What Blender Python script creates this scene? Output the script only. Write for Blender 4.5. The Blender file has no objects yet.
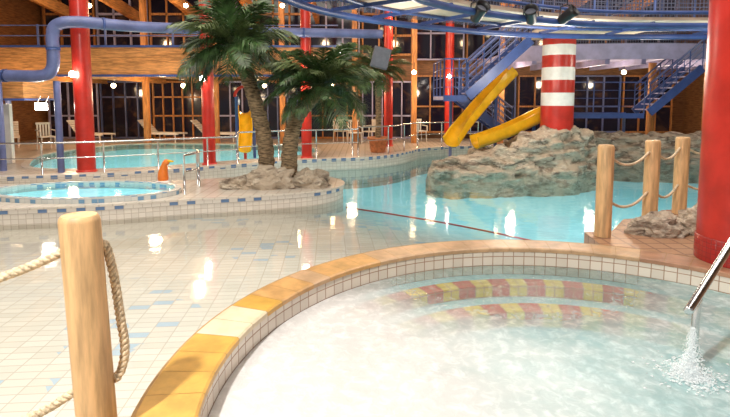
import bpy, bmesh, math, random
from mathutils import Vector, Matrix, noise
random.seed(7)
scene=bpy.context.scene
COL=scene.collection
pi=math.pi
# ------------------------------------------------------------ node helpers
def newmat(name):
    m=bpy.data.materials.new(name); m.use_nodes=True
    nt=m.node_tree; nt.nodes.clear()
    out=nt.nodes.new('ShaderNodeOutputMaterial')
    return m,nt,out
def setin(nt,sock,v):
    if v is None: return
    if isinstance(v,bpy.types.NodeSocket): nt.links.new(v,sock)
    else:
        if isinstance(v,(tuple,list)) and len(v)==3 and sock.type=='RGBA': v=(*v,1)
        sock.default_value=v
def mth(nt,op,a,b=None,c=None,clamp=False):
    n=nt.nodes.new('ShaderNodeMath'); n.operation=op; n.use_clamp=clamp
    setin(nt,n.inputs[0],a); setin(nt,n.inputs[1],b); setin(nt,n.inputs[2],c)
    return n.outputs[0]
def mixc(nt,f,a,b,mode='MIX'):
    n=nt.nodes.new('ShaderNodeMix'); n.data_type='RGBA'; n.blend_type=mode
    setin(nt,n.inputs[0],f); setin(nt,n.inputs[6],a); setin(nt,n.inputs[7],b)
    return n.outputs[2]
def sstep(nt,v,a,b):
    n=nt.nodes.new('ShaderNodeMapRange'); n.interpolation_type='SMOOTHSTEP'
    setin(nt,n.inputs[0],v); n.inputs[1].default_value=a; n.inputs[2].default_value=b
    return n.outputs[0]
def noisen(nt,vec,scale,detail=3,rough=.5,dist=0):
    n=nt.nodes.new('ShaderNodeTexNoise')
    if vec is not None: nt.links.new(vec,n.inputs['Vector'])
    n.inputs['Scale'].default_value=scale; n.inputs['Detail'].default_value=detail
    n.inputs['Roughness'].default_value=rough; n.inputs['Distortion'].default_value=dist
    return n.outputs['Fac']
def bumpn(nt,h,strength=.3,dist=.02,normal=None):
    n=nt.nodes.new('ShaderNodeBump'); n.inputs['Strength'].default_value=strength
    n.inputs['Distance'].default_value=dist; nt.links.new(h,n.inputs['Height'])
    if normal: nt.links.new(normal,n.inputs['Normal'])
    return n.outputs[0]
def pos(nt): return nt.nodes.new('ShaderNodeNewGeometry').outputs['Position']
def objco(nt): return nt.nodes.new('ShaderNodeTexCoord').outputs['Object']
def uvco(nt): return nt.nodes.new('ShaderNodeTexCoord').outputs['UV']
def sep(nt,v):
    n=nt.nodes.new('ShaderNodeSeparateXYZ'); nt.links.new(v,n.inputs[0]); return n.outputs
def principled(nt,out,color,rough=.5,metal=0,normal=None,em=None,ems=0,spec=None,sub=0):
    p=nt.nodes.new('ShaderNodeBsdfPrincipled')
    setin(nt,p.inputs['Base Color'],color); setin(nt,p.inputs['Roughness'],rough)
    p.inputs['Metallic'].default_value=metal
    if normal is not None: nt.links.new(normal,p.inputs['Normal'])
    if em is not None:
        setin(nt,p.inputs['Emission Color'],em); setin(nt,p.inputs['Emission Strength'],ems)
    if spec is not None: p.inputs['Specular IOR Level'].default_value=spec
    if out: nt.links.new(p.outputs[0],out.inputs[0])
    return p.outputs[0]
def M(name,c,rough=.5,metal=0,nscale=8,namt=.15,bump=0,em=None,ems=0,stretch=None,bd=.02):
    m,nt,out=newmat(name)
    v=objco(nt)
    if stretch:
        mp=nt.nodes.new('ShaderNodeMapping'); mp.inputs['Scale'].default_value=stretch
        nt.links.new(v,mp.inputs[0]); v=mp.outputs[0]
    n=noisen(nt,v,nscale,4,.6)
    dark=tuple(x*(1-namt*1.6) for x in c); light=tuple(min(1,x*(1+namt)) for x in c)
    col=mixc(nt,sstep(nt,n,.3,.7),dark,light)
    nm=bumpn(nt,n,bump,bd) if bump else None
    principled(nt,out,col,rough,metal,nm,em,ems)
    return m
def tilenodes(nt,u,v,su,sv,g=.06):
    a=mth(nt,'DIVIDE',u,su); b=mth(nt,'DIVIDE',v,sv)
    fa=mth(nt,'FLOOR',a); fb=mth(nt,'FLOOR',b)
    ra=mth(nt,'SUBTRACT',a,fa); rb=mth(nt,'SUBTRACT',b,fb)
    ea=mth(nt,'MINIMUM',ra,mth(nt,'SUBTRACT',1,ra)); eb=mth(nt,'MINIMUM',rb,mth(nt,'SUBTRACT',1,rb))
    e=mth(nt,'MINIMUM',mth(nt,'MULTIPLY',ea,su/min(su,sv)),mth(nt,'MULTIPLY',eb,sv/min(su,sv)))
    mask=sstep(nt,e,g*.4,g)
    cx=nt.nodes.new('ShaderNodeCombineXYZ'); nt.links.new(fa,cx.inputs[0]); nt.links.new(fb,cx.inputs[1])
    w=nt.nodes.new('ShaderNodeTexWhiteNoise'); w.noise_dimensions='2D'; nt.links.new(cx.outputs[0],w.inputs['Vector'])
    return mask,w.outputs['Value'],fa,fb
def tile_uv(name,c,grout,su,sv,accent=None,p=0,rough=.25,vary=.12,g=.08):
    m,nt,out=newmat(name)
    s=sep(nt,uvco(nt))
    mask,h,fa,fb=tilenodes(nt,s[0],s[1],su,sv,g)
    col=mixc(nt,h,tuple(x*(1-vary) for x in c),c)
    if accent: col=mixc(nt,mth(nt,'LESS_THAN',h,p),col,accent)
    col=mixc(nt,mask,grout,col)
    principled(nt,out,col,rough,0,bumpn(nt,mask,.3,.01))
    return m
# ------------------------------------------------------------ mesh builder
def catmull(P,n=8):
    P=[Vector(p) for p in P]; out=[]
    for i in range(len(P)-1):
        p0=P[max(i-1,0)];p1=P[i];p2=P[i+1];p3=P[min(i+2,len(P)-1)]
        for k in range(n):
            t=k/n
            out.append(.5*((2*p1)+(p2-p0)*t+(2*p0-5*p1+4*p2-p3)*t*t+(3*p1-p0-3*p2+p3)*t**3))
    out.append(P[-1].copy()); return out
class B:
    def __init__(s): s.bm=bmesh.new(); s.uv=s.bm.loops.layers.uv.new('UVMap'); s.mi=0
    def face(s,vs,uvs=None):
        try: f=s.bm.faces.new(vs)
        except ValueError: return None
        f.material_index=s.mi
        if uvs:
            for l,u in zip(f.loops,uvs): l[s.uv].uv=u
        return f
    def box(s,c,d,rot=None,bev=0):
        r=bmesh.ops.create_cube(s.bm,size=1)
        vs=r['verts']
        for v in vs:
            v.co=Vector((v.co.x*d[0],v.co.y*d[1],v.co.z*d[2]))
            if rot is not None: v.co=rot@v.co
            v.co+=Vector(c)
        fs={f for v in vs for f in v.link_faces}
        for f in fs: f.material_index=s.mi
        if bev>0:
            es=list({e for v in vs for e in v.link_edges})
            bmesh.ops.bevel(s.bm,geom=es,offset=bev,segments=2,affect='EDGES',profile=.5)
        return s
    def beam(s,a,b,w,h,bev=0):
        a=Vector(a);b=Vector(b);d=b-a
        r=d.to_track_quat('X','Z').to_matrix()
        return s.box((a+b)/2,(d.length,w,h),r,bev)
    def tube(s,pts,r,seg=10,closed=False,cap=True,ru=None):
        P=[Vector(p) for p in pts]; n=len(P)
        R=r if isinstance(r,(list,tuple)) else [r]*n
        rings=[];up=None
        for i in range(n):
            if closed: t=P[(i+1)%n]-P[i-1]
            else: t=P[min(i+1,n-1)]-P[max(i-1,0)]
            if t.length<1e-9: t=Vector((0,0,1))
            t.normalize()
            if up is None:
                up=Vector((0,0,1)) if abs(t.z)<.9 else Vector((1,0,0))
            up=(up-t*up.dot(t)).normalized(); sd=t.cross(up)
            rings.append([s.bm.verts.new(P[i]+R[i]*(up*math.cos(2*pi*k/seg)+sd*math.sin(2*pi*k/seg))) for k in range(seg)])
        m=n if closed else n-1
        for i in range(m):
            a=rings[i];b=rings[(i+1)%n]
            for k in range(seg): s.face([a[k],a[(k+1)%seg],b[(k+1)%seg],b[k]])
        if cap and not closed:
            s.face(rings[0]); s.face(rings[-1][::-1])
        return s
    def lathe(s,prof,c=(0,0,0),seg=32,closed_prof=False,a0=0,a1=2*pi):
        full=abs(a1-a0-2*pi)<1e-6
        n=seg if full else seg+1; c=Vector(c); rings=[]
        for k in range(n):
            a=a0+(a1-a0)*k/seg
            rings.append([s.bm.verts.new(c+Vector((r*math.cos(a),r*math.sin(a),z))) for r,z in prof])
        L=len(prof); 
        for k in range(seg):
            A=rings[k];Bq=rings[(k+1)%n]
            am=a0+(a1-a0)*k/seg; an=a0+(a1-a0)*(k+1)/seg
            acc=0
            for j in range(L if closed_prof else L-1):
                j2=(j+1)%L
                dl=math.hypot(prof[j2][0]-prof[j][0],prof[j2][1]-prof[j][1])
                R=max(p[0] for p in prof)
                s.face([A[j],Bq[j],Bq[j2],A[j2]],[(am*R,acc),(an*R,acc),(an*R,acc+dl),(am*R,acc+dl)])
                acc+=dl
        return s
    def sphere(s,c,r,sub=2,scale=(1,1,1)):
        q=bmesh.ops.create_icosphere(s.bm,subdivisions=sub,radius=1)
        for v in q['verts']: v.co=Vector((v.co.x*r*scale[0],v.co.y*r*scale[1],v.co.z*r*scale[2]))+Vector(c)
        for v in q['verts']:
            for f in v.link_faces: f.material_index=s.mi
        return s
    def prism(s,outline,z0,z1,holes=(),sides=True,bottom=True):
        loops=[outline]+list(holes)
        for z in ([z0,z1] if bottom else [z1]):
            es=[]
            for lp in loops:
                vs=[s.bm.verts.new((p[0],p[1],z)) for p in lp]
                for i in range(len(vs)): es.append(s.bm.edges.new((vs[i],vs[(i+1)%len(vs)])))
            r=bmesh.ops.triangle_fill(s.bm,use_beauty=True,use_dissolve=False,edges=es)
            for g in r['geom']:
                if isinstance(g,bmesh.types.BMFace):
                    g.material_index=s.mi
                    g.normal_update()
                    if (g.normal.z>0)!=(z==z1): g.normal_flip()
                    for l in g.loops: l[s.uv].uv=(l.vert.co.x,l.vert.co.y)
        if sides:
            for lp in loops: s.wall(lp,z0,z1,True)
        return s
    def wall(s,path,z0,z1,closed=False):
        n=len(path); u=0
        for i in range(n if closed else n-1):
            a=path[i];b=path[(i+1)%n]; L=math.hypot(b[0]-a[0],b[1]-a[1])
            vs=[s.bm.verts.new((a[0],a[1],z0)),s.bm.verts.new((b[0],b[1],z0)),s.bm.verts.new((b[0],b[1],z1)),s.bm.verts.new((a[0],a[1],z1))]
            s.face(vs,[(u,z0),(u+L,z0),(u+L,z1),(u,z1)]); u+=L
        return s
    def obj(s,name,mats,smooth=False,loc=(0,0,0),weld=True):
        if weld: bmesh.ops.remove_doubles(s.bm,verts=s.bm.verts,dist=1e-5)
        if not isinstance(mats,(list,tuple)): mats=[mats]
        me=bpy.data.meshes.new(name); s.bm.to_mesh(me); s.bm.free()
        for m in mats: me.materials.append(m)
        if smooth:
            for p in me.polygons: p.use_smooth=True
        o=bpy.data.objects.new(name,me); o.location=loc; COL.objects.link(o)
        return o
def autosmooth(o,ang=40):
    me=o.data
    for p in me.polygons: p.use_smooth=True
    bm=bmesh.new(); bm.from_mesh(me)
    for e in bm.edges:
        if len(e.link_faces)==2 and e.calc_face_angle(0)>math.radians(ang): e.smooth=False
    bm.to_mesh(me); bm.free(); return o
def tag(o,label,cat,group=None,kind=None):
    o['label']=label; o['category']=cat
    if group: o['group']=group
    if kind: o['kind']=kind
    return o
def struct(o): o['kind']='structure'; return o
def empty(name,loc,label,cat,group=None):
    e=bpy.data.objects.new(name,None); e.location=loc; e.empty_display_size=.1; COL.objects.link(e)
    return tag(e,label,cat,group)
def part(o,parent,label=None):
    o.parent=parent
    if label: o['label']=label
    return o
def dup(thing,loc,rotz=0,label=None,scale=1):
    n=thing.copy(); COL.objects.link(n); n.location=loc; n.rotation_euler=(0,0,rotz); n.scale=(scale,)*3
    if label: n['label']=label
    for c in list(thing.children):
        k=c.copy(); COL.objects.link(k); k.parent=n
        for g in list(c.children):
            q=g.copy(); COL.objects.link(q); q.parent=k
    return n
# ------------------------------------------------------------ materials
RED=M('red_paint',(.5,.03,.02),.3,0,3,.12)
BLUE=M('blue_paint',(.045,.085,.26),.35,0,3,.15)
LBLUE=M('slate_blue_paint',(.12,.15,.32),.4,0,3,.15)
LAV=M('lavender_paint',(.42,.4,.6),.5,0,2,.12)
WHITE=M('white_paint',(.82,.8,.76),.4,0,4,.06)
CHAIRW=M('cream_plastic',(.68,.65,.6),.4,0,4,.06)
YEL=M('yellow_fibreglass',(.92,.52,.02),.22,0,3,.1)
ORG=M('orange_plastic',(.9,.22,.03),.3,0,4,.1)
STEEL=M('stainless_steel',(.7,.71,.72),.18,1,20,.08)
BLACK=M('black_metal',(.012,.012,.014),.4,0,10,.1)
GREY=M('grey_plastic',(.12,.13,.16),.5,0,10,.1)
WOOD=M('orange_larch_cladding',(.55,.25,.08),.45,0,3,.28,.1,stretch=(1,1,9))
WOODV=M('orange_larch_post',(.5,.21,.06),.45,0,3,.25,.1,stretch=(8,8,1))
WALLM=M('brown_timber_wall',(.27,.12,.045),.5,0,3,.3,.1,stretch=(1,1,9))
DWOOD=M('dark_ceiling_timber',(.15,.07,.03),.6,0,3,.25)
TAN=M('tan_soffit_panel',(.7,.56,.42),.6,0,2,.12)
PINE=M('turned_pine_post',(.68,.42,.2),.5,0,2.2,.2,.15,stretch=(9,9,1))
ROPEM=M('manila_rope',(.76,.6,.4),.85,0,60,.25,.4)
TERRA=M('terracotta',(.55,.2,.08),.6,0,10,.2)
SOIL=M('dark_soil',(.06,.035,.02),.9,0,30,.4,.5)
TRUNK=M('palm_trunk_bark',(.29,.2,.11),.85,0,9,.5,.9,stretch=(1,1,5),bd=.05)
LEAF=M('palm_leaf_green',(.045,.095,.028),.4,0,4,.5)
LEAF2=M('palm_leaf_olive',(.1,.14,.05),.45,0,4,.4)
LAMP=M('lit_lamp_glass',(1,1,1),.3,0,2,.0,em=(1,.93,.8),ems=60)
LAMPW=M('warm_lamp_glass',(1,.9,.7),.3,0,2,.0,em=(1,.75,.42),ems=22)
def rockmat(name,k):
    m,nt,out=newmat(name)
    p=pos(nt); mp=nt.nodes.new('ShaderNodeMapping'); mp.inputs['Scale'].default_value=(1,1,2.6); nt.links.new(p,mp.inputs[0])
    n=noisen(nt,mp.outputs[0],2.4,8,.65,.6); n2=noisen(nt,p,13,6,.7); n3=noisen(nt,mp.outputs[0],5,5,.6,.5)
    c=mixc(nt,sstep(nt,n,.34,.56),tuple(k*x for x in (.15,.11,.08)),tuple(k*x for x in (.54,.44,.33)))
    c=mixc(nt,sstep(nt,n3,.5,.7),c,tuple(k*x for x in (.68,.6,.49)))
    principled(nt,out,c,.75,0,bumpn(nt,n2,.9,.07,bumpn(nt,n3,.7,.12))); return m
ROCK=rockmat('artificial_rock',1.15); ROCKD=rockmat('darker_artificial_rock',.95)  # second material is the same rock in a darker tone
def glasspane():
    m,nt,out=newmat('night_window_glass')
    n=noisen(nt,pos(nt),1.3,3,.6,1.0)
    c=mixc(nt,sstep(nt,n,.5,.72),(.01,.01,.025),(.07,.04,.03))  # warm noise patches paint reflected room light into the dark glass
    principled(nt,out,c,.08,0); return m
NIGHT=glasspane()
def watermat(name,tint,bs=.12,scale=3.5,ior=1.33):
    m,nt,out=newmat(name); p=pos(nt)
    n=noisen(nt,p,scale,2,.45,.2)
    nm=bumpn(nt,n,bs,.05)
    tr=nt.nodes.new('ShaderNodeBsdfTransparent'); tr.inputs[0].default_value=(*tint,1)
    gl=nt.nodes.new('ShaderNodeBsdfGlossy'); gl.inputs['Roughness'].default_value=.08; gl.inputs[0].default_value=(1,1,1,1)
    nt.links.new(nm,gl.inputs['Normal'])
    fr=nt.nodes.new('ShaderNodeFresnel'); fr.inputs[0].default_value=ior; nt.links.new(nm,fr.inputs['Normal'])
    mx=nt.nodes.new('ShaderNodeMixShader'); nt.links.new(fr.outputs[0],mx.inputs[0])
    nt.links.new(tr.outputs[0],mx.inputs[1]); nt.links.new(gl.outputs[0],mx.inputs[2]); nt.links.new(mx.outputs[0],out.inputs[0])
    return m
POOLW=watermat('pool_water',(.95,.99,.995),.10,2.2,1.3)
SMALLW=watermat('basin_water',(.88,.98,1),.12,5,1.15)
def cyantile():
    m,nt,out=newmat('glowing_cyan_pool_tiles'); s=sep(nt,pos(nt))
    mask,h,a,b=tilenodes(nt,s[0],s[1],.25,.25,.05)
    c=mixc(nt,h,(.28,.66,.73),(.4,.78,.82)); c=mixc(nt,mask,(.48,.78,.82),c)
    principled(nt,out,c,.3,0,em=(.27,.78,.88),ems=.42); return m  # glow put into the tiles to keep the pool beds bright
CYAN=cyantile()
# ------------------------------------------------------------ pool floor
TC=(1.6,2.9); TR=2.85; TI=2.52
def depth_s(x,y):
    ax,ay=-.7,10.6; bx,by=3.3,7.0
    dx,dy=bx-ax,by-ay; L=math.hypot(dx,dy)
    return ((x-ax)*(-dy)+(y-ay)*dx)/L
def floorz(x,y): 
    s=depth_s(x,y)+1.9
    return -.42-max(0,min(.5,s*.13))
bm=bmesh.new(); nx,ny=112,96
X0,X1,Y0,Y1=-14,14,-2,22
g=[[bm.verts.new((X0+(X1-X0)*i/nx,Y0+(Y1-Y0)*j/ny,floorz(X0+(X1-X0)*i/nx,Y0+(Y1-Y0)*j/ny))) for j in range(ny+1)] for i in range(nx+1)]
for i in range(nx):
    for j in range(ny):
        cx=X0+(X1-X0)*(i+.5)/nx; cy=Y0+(Y1-Y0)*(j+.5)/ny
        if math.hypot(cx-TC[0],cy-TC[1])<TR-.2: continue
        bm.faces.new([g[i][j],g[i+1][j],g[i+1][j+1],g[i][j+1]])
me=bpy.data.meshes.new('floor'); bm.to_mesh(me); bm.free()
m,nt,out=newmat('beach_pool_tiles_deep_glow')
p=pos(nt)
mp=nt.nodes.new('ShaderNodeMapping'); mp.inputs['Rotation'].default_value=(0,0,math.radians(-4)); nt.links.new(p,mp.inputs[0])
s=sep(nt,mp.outputs[0]); sp=sep(nt,p)
mask,h,fa,fb=tilenodes(nt,s[0],s[1],.2,.1,.07)
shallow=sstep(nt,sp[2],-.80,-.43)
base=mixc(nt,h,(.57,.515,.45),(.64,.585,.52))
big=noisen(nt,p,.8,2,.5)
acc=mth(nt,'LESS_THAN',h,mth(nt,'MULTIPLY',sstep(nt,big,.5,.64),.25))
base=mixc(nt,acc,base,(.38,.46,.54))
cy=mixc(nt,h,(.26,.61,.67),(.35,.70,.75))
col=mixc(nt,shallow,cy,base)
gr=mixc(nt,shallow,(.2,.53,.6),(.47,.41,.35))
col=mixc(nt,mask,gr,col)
principled(nt,out,col,.22,0,bumpn(nt,mask,.1,.01),em=(.25,.72,.82),ems=mth(nt,'MULTIPLY',mth(nt,'SUBTRACT',1,shallow),.32))  # deep tiles glow cyan by themselves in place of underwater lamps
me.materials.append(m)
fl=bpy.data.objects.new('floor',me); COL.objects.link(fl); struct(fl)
def circ(c,r,n=96,rev=False,ry=None):
    ry=ry or r
    q=[(c[0]+r*math.cos(2*pi*k/n),c[1]+ry*math.sin(2*pi*k/n)) for k in range(n)]
    return q[::-1] if rev else q
# ------------------------------------------------------------ pool water
b=B(); b.prism([(-14,-2),(14,-2),(14,21),(-14,21)],0,-.35,holes=[circ(TC,TR-.1)],sides=False,bottom=False)
w=b.obj('pool_water',POOLW); tag(w,'clear shallow water over the tiled beach pool','pool water',kind='stuff')
b=B(); pts=catmull([(-.4,10.5,0),(.6,10.0,0),(1.6,9.35,0),(2.4,8.6,0),(3.15,7.75,0)],8)
b.tube([(q.x,q.y,floorz(q.x,q.y)+.015) for q in pts],.016,6)
o=b.obj('pool_marker_line',RED,True); tag(o,'thin red marker line across the sloping tiled pool floor','marker line')
# ------------------------------------------------------------ hot tub
tub=empty('hot_tub',(TC[0],TC[1],0),'round raised whirlpool with ochre tiled rim and cream mosaic wall','hot tub')
ochre=[M('rim_ochre',(.62,.35,.07),.3,0,5,.12,.05),M('rim_cream',(.72,.6,.41),.35,0,5,.1),M('rim_orange',(.6,.34,.13),.3,0,5,.16),M('rim_tan',(.54,.35,.2),.35,0,5,.14),M('rim_terracotta',(.42,.22,.13),.35,0,5,.14),M('rim_grout',(.42,.25,.1),.7)]
b=B(); n=72
for k in range(n):
    a=2*pi*k/n; a2=2*pi*(k+1)/n; d=math.degrees((a+a2)/2)
    if d>300 or d<60: mi=4
    elif d<120: mi=3
    elif d<155: mi=2 if k%4 else 3
    elif d<158: mi=0
    elif d<168: mi=1
    elif d<215: mi=0
    else: mi=2
    b.mi=mi
    gp=.0008
    b.lathe([(TI-.01,-.045),(TI-.01,-.01),(TI+.005,0),(TR-.02,0),(TR+.01,-.015),(TR+.01,-.06)],seg=2,a0=a+gp,a1=a2-gp)
b.mi=5
b.lathe([(TI,-.05),(TI+.0,-.003),(TR-.0,-.003),(TR,-.06)],seg=144)
part(b.obj('rim',ochre),tub,'ochre and terracotta tiled rim')
CREAM=tile_uv('cream_mosaic',(.78,.7,.6),(.38,.23,.15),.115,.1,g=.06)
b=B(); b.lathe([(TI,-1.1),(TI,-.04)],seg=128)
for f in b.bm.faces: f.normal_flip()
part(b.obj('inner_wall',CREAM,True),tub,'cream square mosaic inner wall')
b=B(); b.lathe([(TR,-.06),(TR,-1.3)],seg=128)
part(b.obj('outer_wall',CREAM,True),tub)
def benchmat():
    m,nt,out=newmat('bench_tiles'); s=sep(nt,uvco(nt))
    mask,h,fa,fb=tilenodes(nt,s[0],s[1],.1,.1,.06)
    st=mth(nt,'MODULO',mth(nt,'ABSOLUTE',fa),4)
    two=mth(nt,'LESS_THAN',st,1.5)
    c=mixc(nt,two,(.6,.08,.03),(.8,.52,.05))
    c=mixc(nt,mask,(.45,.2,.1),c); principled(nt,out,c,.3); return m
CHECK=benchmat()
LT=tile_uv('tub_floor_mosaic',(.46,.66,.68),(.38,.55,.57),.1,.1)
b=B(); b.lathe([(TI,-.30),(2.33,-.30)],seg=128); b.mi=1; b.lathe([(2.36,-.295),(2.18,-.295),(2.18,-.42)],seg=128)
b.mi=0; b.lathe([(2.18,-.42),(1.98,-.42)],seg=128); b.mi=1; b.lathe([(2.0,-.415),(1.78,-.415),(1.78,-.56)],seg=128)
b.mi=0; b.lathe([(1.78,-.56),(1.78,-.9),(0.0,-.9)],seg=128)
part(b.obj('bench',[LT,CHECK]),tub,'stepped underwater bench with red and yellow chequered edge')
bm=bmesh.new(); R=TI-.003; rings=90; seg=200
c0=bm.verts.new((0,0,0)); prev=None
def wz(x,y):
    v=Vector((x*1.2,y*1.2,.3)); a=noise.fractal(v,.8,2.1,5); b_=noise.fractal(Vector((x*3.4,y*3.4,5)),.7,2.2,4)
    near=max(0,min(1,(2.2-y)/2.0)); rt=max(.25,min(1,(x+1.6)/2))
    return (.016*a*(.3+near)+.009*b_*near)*rt
for i in range(1,rings+1):
    r=R*i/rings
    ring=[]
    for k in range(seg):
        a=2*pi*k/seg; x=r*math.cos(a); y=r*math.sin(a); ring.append(bm.verts.new((x,y,wz(x,y))))
    for k in range(seg):
        if prev: bm.faces.new([prev[k],ring[k],ring[(k+1)%seg],prev[(k+1)%seg]])
        else: bm.faces.new([c0,ring[k],ring[(k+1)%seg]])
    prev=ring
me=bpy.data.meshes.new('tub_water'); bm.to_mesh(me); bm.free()
for p_ in me.polygons: p_.use_smooth=True
m,nt,out=newmat('foaming_tub_water'); oc=objco(nt); s=sep(nt,oc)
mp=nt.nodes.new('ShaderNodeMapping'); mp.inputs['Scale'].default_value=(1,1.3,1); mp.inputs['Rotation'].default_value=(0,0,.5); nt.links.new(oc,mp.inputs[0])
n1=noisen(nt,mp.outputs[0],.9,4,.5,.5); n2=noisen(nt,oc,11,6,.65,.5); n3=noisen(nt,oc,2.2,3,.5,.8); n4=noisen(nt,mp.outputs[0],1.7,4,.5,.5)
# clearer water toward the far rim, foam over the jets
r2=mth(nt,'SQRT',mth(nt,'ADD',mth(nt,'POWER',mth(nt,'SUBTRACT',s[0],-.15),2),mth(nt,'POWER',mth(nt,'MULTIPLY',mth(nt,'SUBTRACT',s[1],2.1),1.35),2)))
clear=sstep(nt,mth(nt,'ADD',r2,mth(nt,'MULTIPLY',mth(nt,'SUBTRACT',n1,.5),.7)),.8,2.1)
side=sstep(nt,mth(nt,'ADD',mth(nt,'ADD',s[0],mth(nt,'MULTIPLY',s[1],.25)),mth(nt,'MULTIPLY',mth(nt,'SUBTRACT',n1,.5),1.6)),-1.5,.7)
foam=mth(nt,'ADD',mth(nt,'MULTIPLY',clear,mth(nt,'SUBTRACT',.72,mth(nt,'MULTIPLY',side,.22))),mth(nt,'MULTIPLY',sstep(nt,n2,.45,.7),.16),None,True)
foam=mth(nt,'ADD',foam,.12,None,True)
aq=mixc(nt,side,(.69,.675,.66),(.38,.63,.65))
wh=mixc(nt,side,(.76,.745,.73),(.74,.88,.88))
streak=mth(nt,'ADD',mth(nt,'MULTIPLY',n4,.6),mth(nt,'MULTIPLY',n2,.4))
fc=mixc(nt,sstep(nt,streak,.36,.64),aq,wh)
nm=bumpn(nt,n3,.25,.08)
nm2=bumpn(nt,n2,.3,.04,nm)
df=principled(nt,None,fc,.35,0,nm2)
tr=nt.nodes.new('ShaderNodeBsdfTransparent'); tr.inputs[0].default_value=(.87,.97,.98,1)
gl=nt.nodes.new('ShaderNodeBsdfGlossy'); gl.inputs['Roughness'].default_value=.15; nt.links.new(nm2,gl.inputs['Normal'])
fr=nt.nodes.new('ShaderNodeFresnel'); fr.inputs[0].default_value=1.26; nt.links.new(nm2,fr.inputs['Normal'])
mx=nt.nodes.new('ShaderNodeMixShader'); nt.links.new(fr.outputs[0],mx.inputs[0]); nt.links.new(tr.outputs[0],mx.inputs[1]); nt.links.new(gl.outputs[0],mx.inputs[2])
mx2=nt.nodes.new('ShaderNodeMixShader'); nt.links.new(foam,mx2.inputs[0]); nt.links.new(mx.outputs[0],mx2.inputs[1]); nt.links.new(df,mx2.inputs[2])
nt.links.new(mx2.outputs[0],out.inputs[0]); me.materials.append(m)
o=bpy.data.objects.new('tub_water',me); o.location=(TC[0],TC[1],-.2); COL.objects.link(o); tag(o,'bubbling pale aqua whirlpool water with white foam','water',kind='stuff')
# splash of fine droplets
m,nt,out=newmat('white_spray')
d_=principled(nt,None,(.92,.96,.96),.3,0,em=(.9,.97,1),ems=.12)
tr=nt.nodes.new('ShaderNodeBsdfTransparent'); mx=nt.nodes.new('ShaderNodeMixShader'); mx.inputs[0].default_value=.3
nt.links.new(tr.outputs[0],mx.inputs[1]); nt.links.new(d_,mx.inputs[2]); nt.links.new(mx.outputs[0],out.inputs[0]); SPRAY=m
b=B(); rs=random.Random(3)
for i in range(3600):
    a=rs.uniform(0,2*pi); h=rs.random()**1.6*.34; r=abs(rs.gauss(0,1))*(.012+.06*math.exp(-h*9))
    b.sphere((r*math.cos(a),r*math.sin(a),h-.01),rs.uniform(.0025,.005)*(1.4-h*2.4),1)
for i in range(500):
    a=rs.uniform(0,2*pi); r=abs(rs.gauss(0,.13)); b.sphere((r*math.cos(a),r*math.sin(a),-.0),rs.uniform(.006,.018),1,(1,1,.25))
o=b.obj('water_splash',SPRAY,True,(2.17,3.19,-.19)); tag(o,'narrow white bubbling jet beside the tub handrail','splash',kind='stuff')
hr=empty('handrail',(2.235,3.27,-.9),'stainless steel handrail leading into the whirlpool','handrail')
off=Vector((2.235,3.27,-.9))
b=B(); b.tube([Vector(q)-off for q in catmull([(2.24,3.27,-.89),(2.24,3.27,-.2),(2.25,3.28,.22),(2.27,3.29,.30)],5)],.026,14)
part(b.obj('upright',STEEL,True),hr)
b=B(); b.tube([Vector(q)-off for q in catmull([(2.14,3.2,.25),(2.2,3.24,.285),(2.68,3.6,.56),(3.15,3.95,.83),(3.35,4.1,.87),(3.5,4.2,.75),(3.55,4.23,.4),(3.56,4.24,0.01)],6)],.028,16)
part(b.obj('grab_tube',STEEL,True),hr)
# ------------------------------------------------------------ decks
arc=[(TC[0]+(TR+.012)*math.cos(a),TC[1]+(TR+.012)*math.sin(a)) for a in [math.radians(t) for t in range(68,-52,-4)]]
outline=arc+[(3.6,-1.5),(13,-1.5),(13,6.2),(6.4,7.9),(5.2,7.5),(4.4,7.3),(3.95,6.85),(3.55,6.75),(3.1,6.15),(2.72,6.08)]
DT=tile_uv('terracotta_deck_tile',(.46,.26,.15),(.25,.14,.09),.2,.2)
b=B(); b.prism(outline,-1.3,-.004); o=b.obj('floor',DT); struct(o)
deckline=[(-14,10.3),(-9,10.45),(-7.5,10.7),(-6,11.1),(-5,11.6),(-4,12.2),(-3,12.9),(-2,13.5),(-1,13.9),(0,14.25),(.8,14.9),(1.3,15.6),(1.8,16.6),(2.6,17.2),(4,17.5),(14,17.5)]
dl=[(q.x,q.y) for q in catmull([(a,b_,0) for a,b_ in deckline],5)]
farpool=[(q.x,q.y) for q in catmull([(-9.4,14,0),(-8.4,12.5,0),(-6.9,12.2,0),(-5.4,12.6,0),(-4.4,13.4,0),(-3.2,14.2,0),(-2.3,14.9,0),(-1.6,16,0),(-2.3,18.2,0),(-5.5,19,0),(-9,19,0),(-10,16,0),(-9.4,14,0)],5)][:-1]
PT=tile_uv('pale_deck_tile',(.6,.53,.45),(.4,.33,.26),.2,.2)
b=B(); b.prism(dl+[(14,22),(-14,22)],-1.3,-.1,holes=[farpool[::-1]]); o=b.obj('floor',PT); struct(o)
def bandmat(name):
    m,nt,out=newmat(name); s=sep(nt,uvco(nt))
    mask,h,fa,fb=tilenodes(nt,s[0],s[1],.14,.085,.08)
    alt=mth(nt,'LESS_THAN',mth(nt,'ABSOLUTE',mth(nt,'MODULO',fa,2)),.5)
    alt=mth(nt,'MULTIPLY',alt,mth(nt,'GREATER_THAN',h,.25))
    c=mixc(nt,alt,(.7,.65,.58),(.12,.21,.38)); c=mixc(nt,mask,(.5,.44,.38),c)
    principled(nt,out,c,.25); return m
BW=bandmat('white_blue_mosaic')
WW=tile_uv('cream_wall_tile',(.72,.66,.58),(.5,.43,.36),.11,.085)
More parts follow.
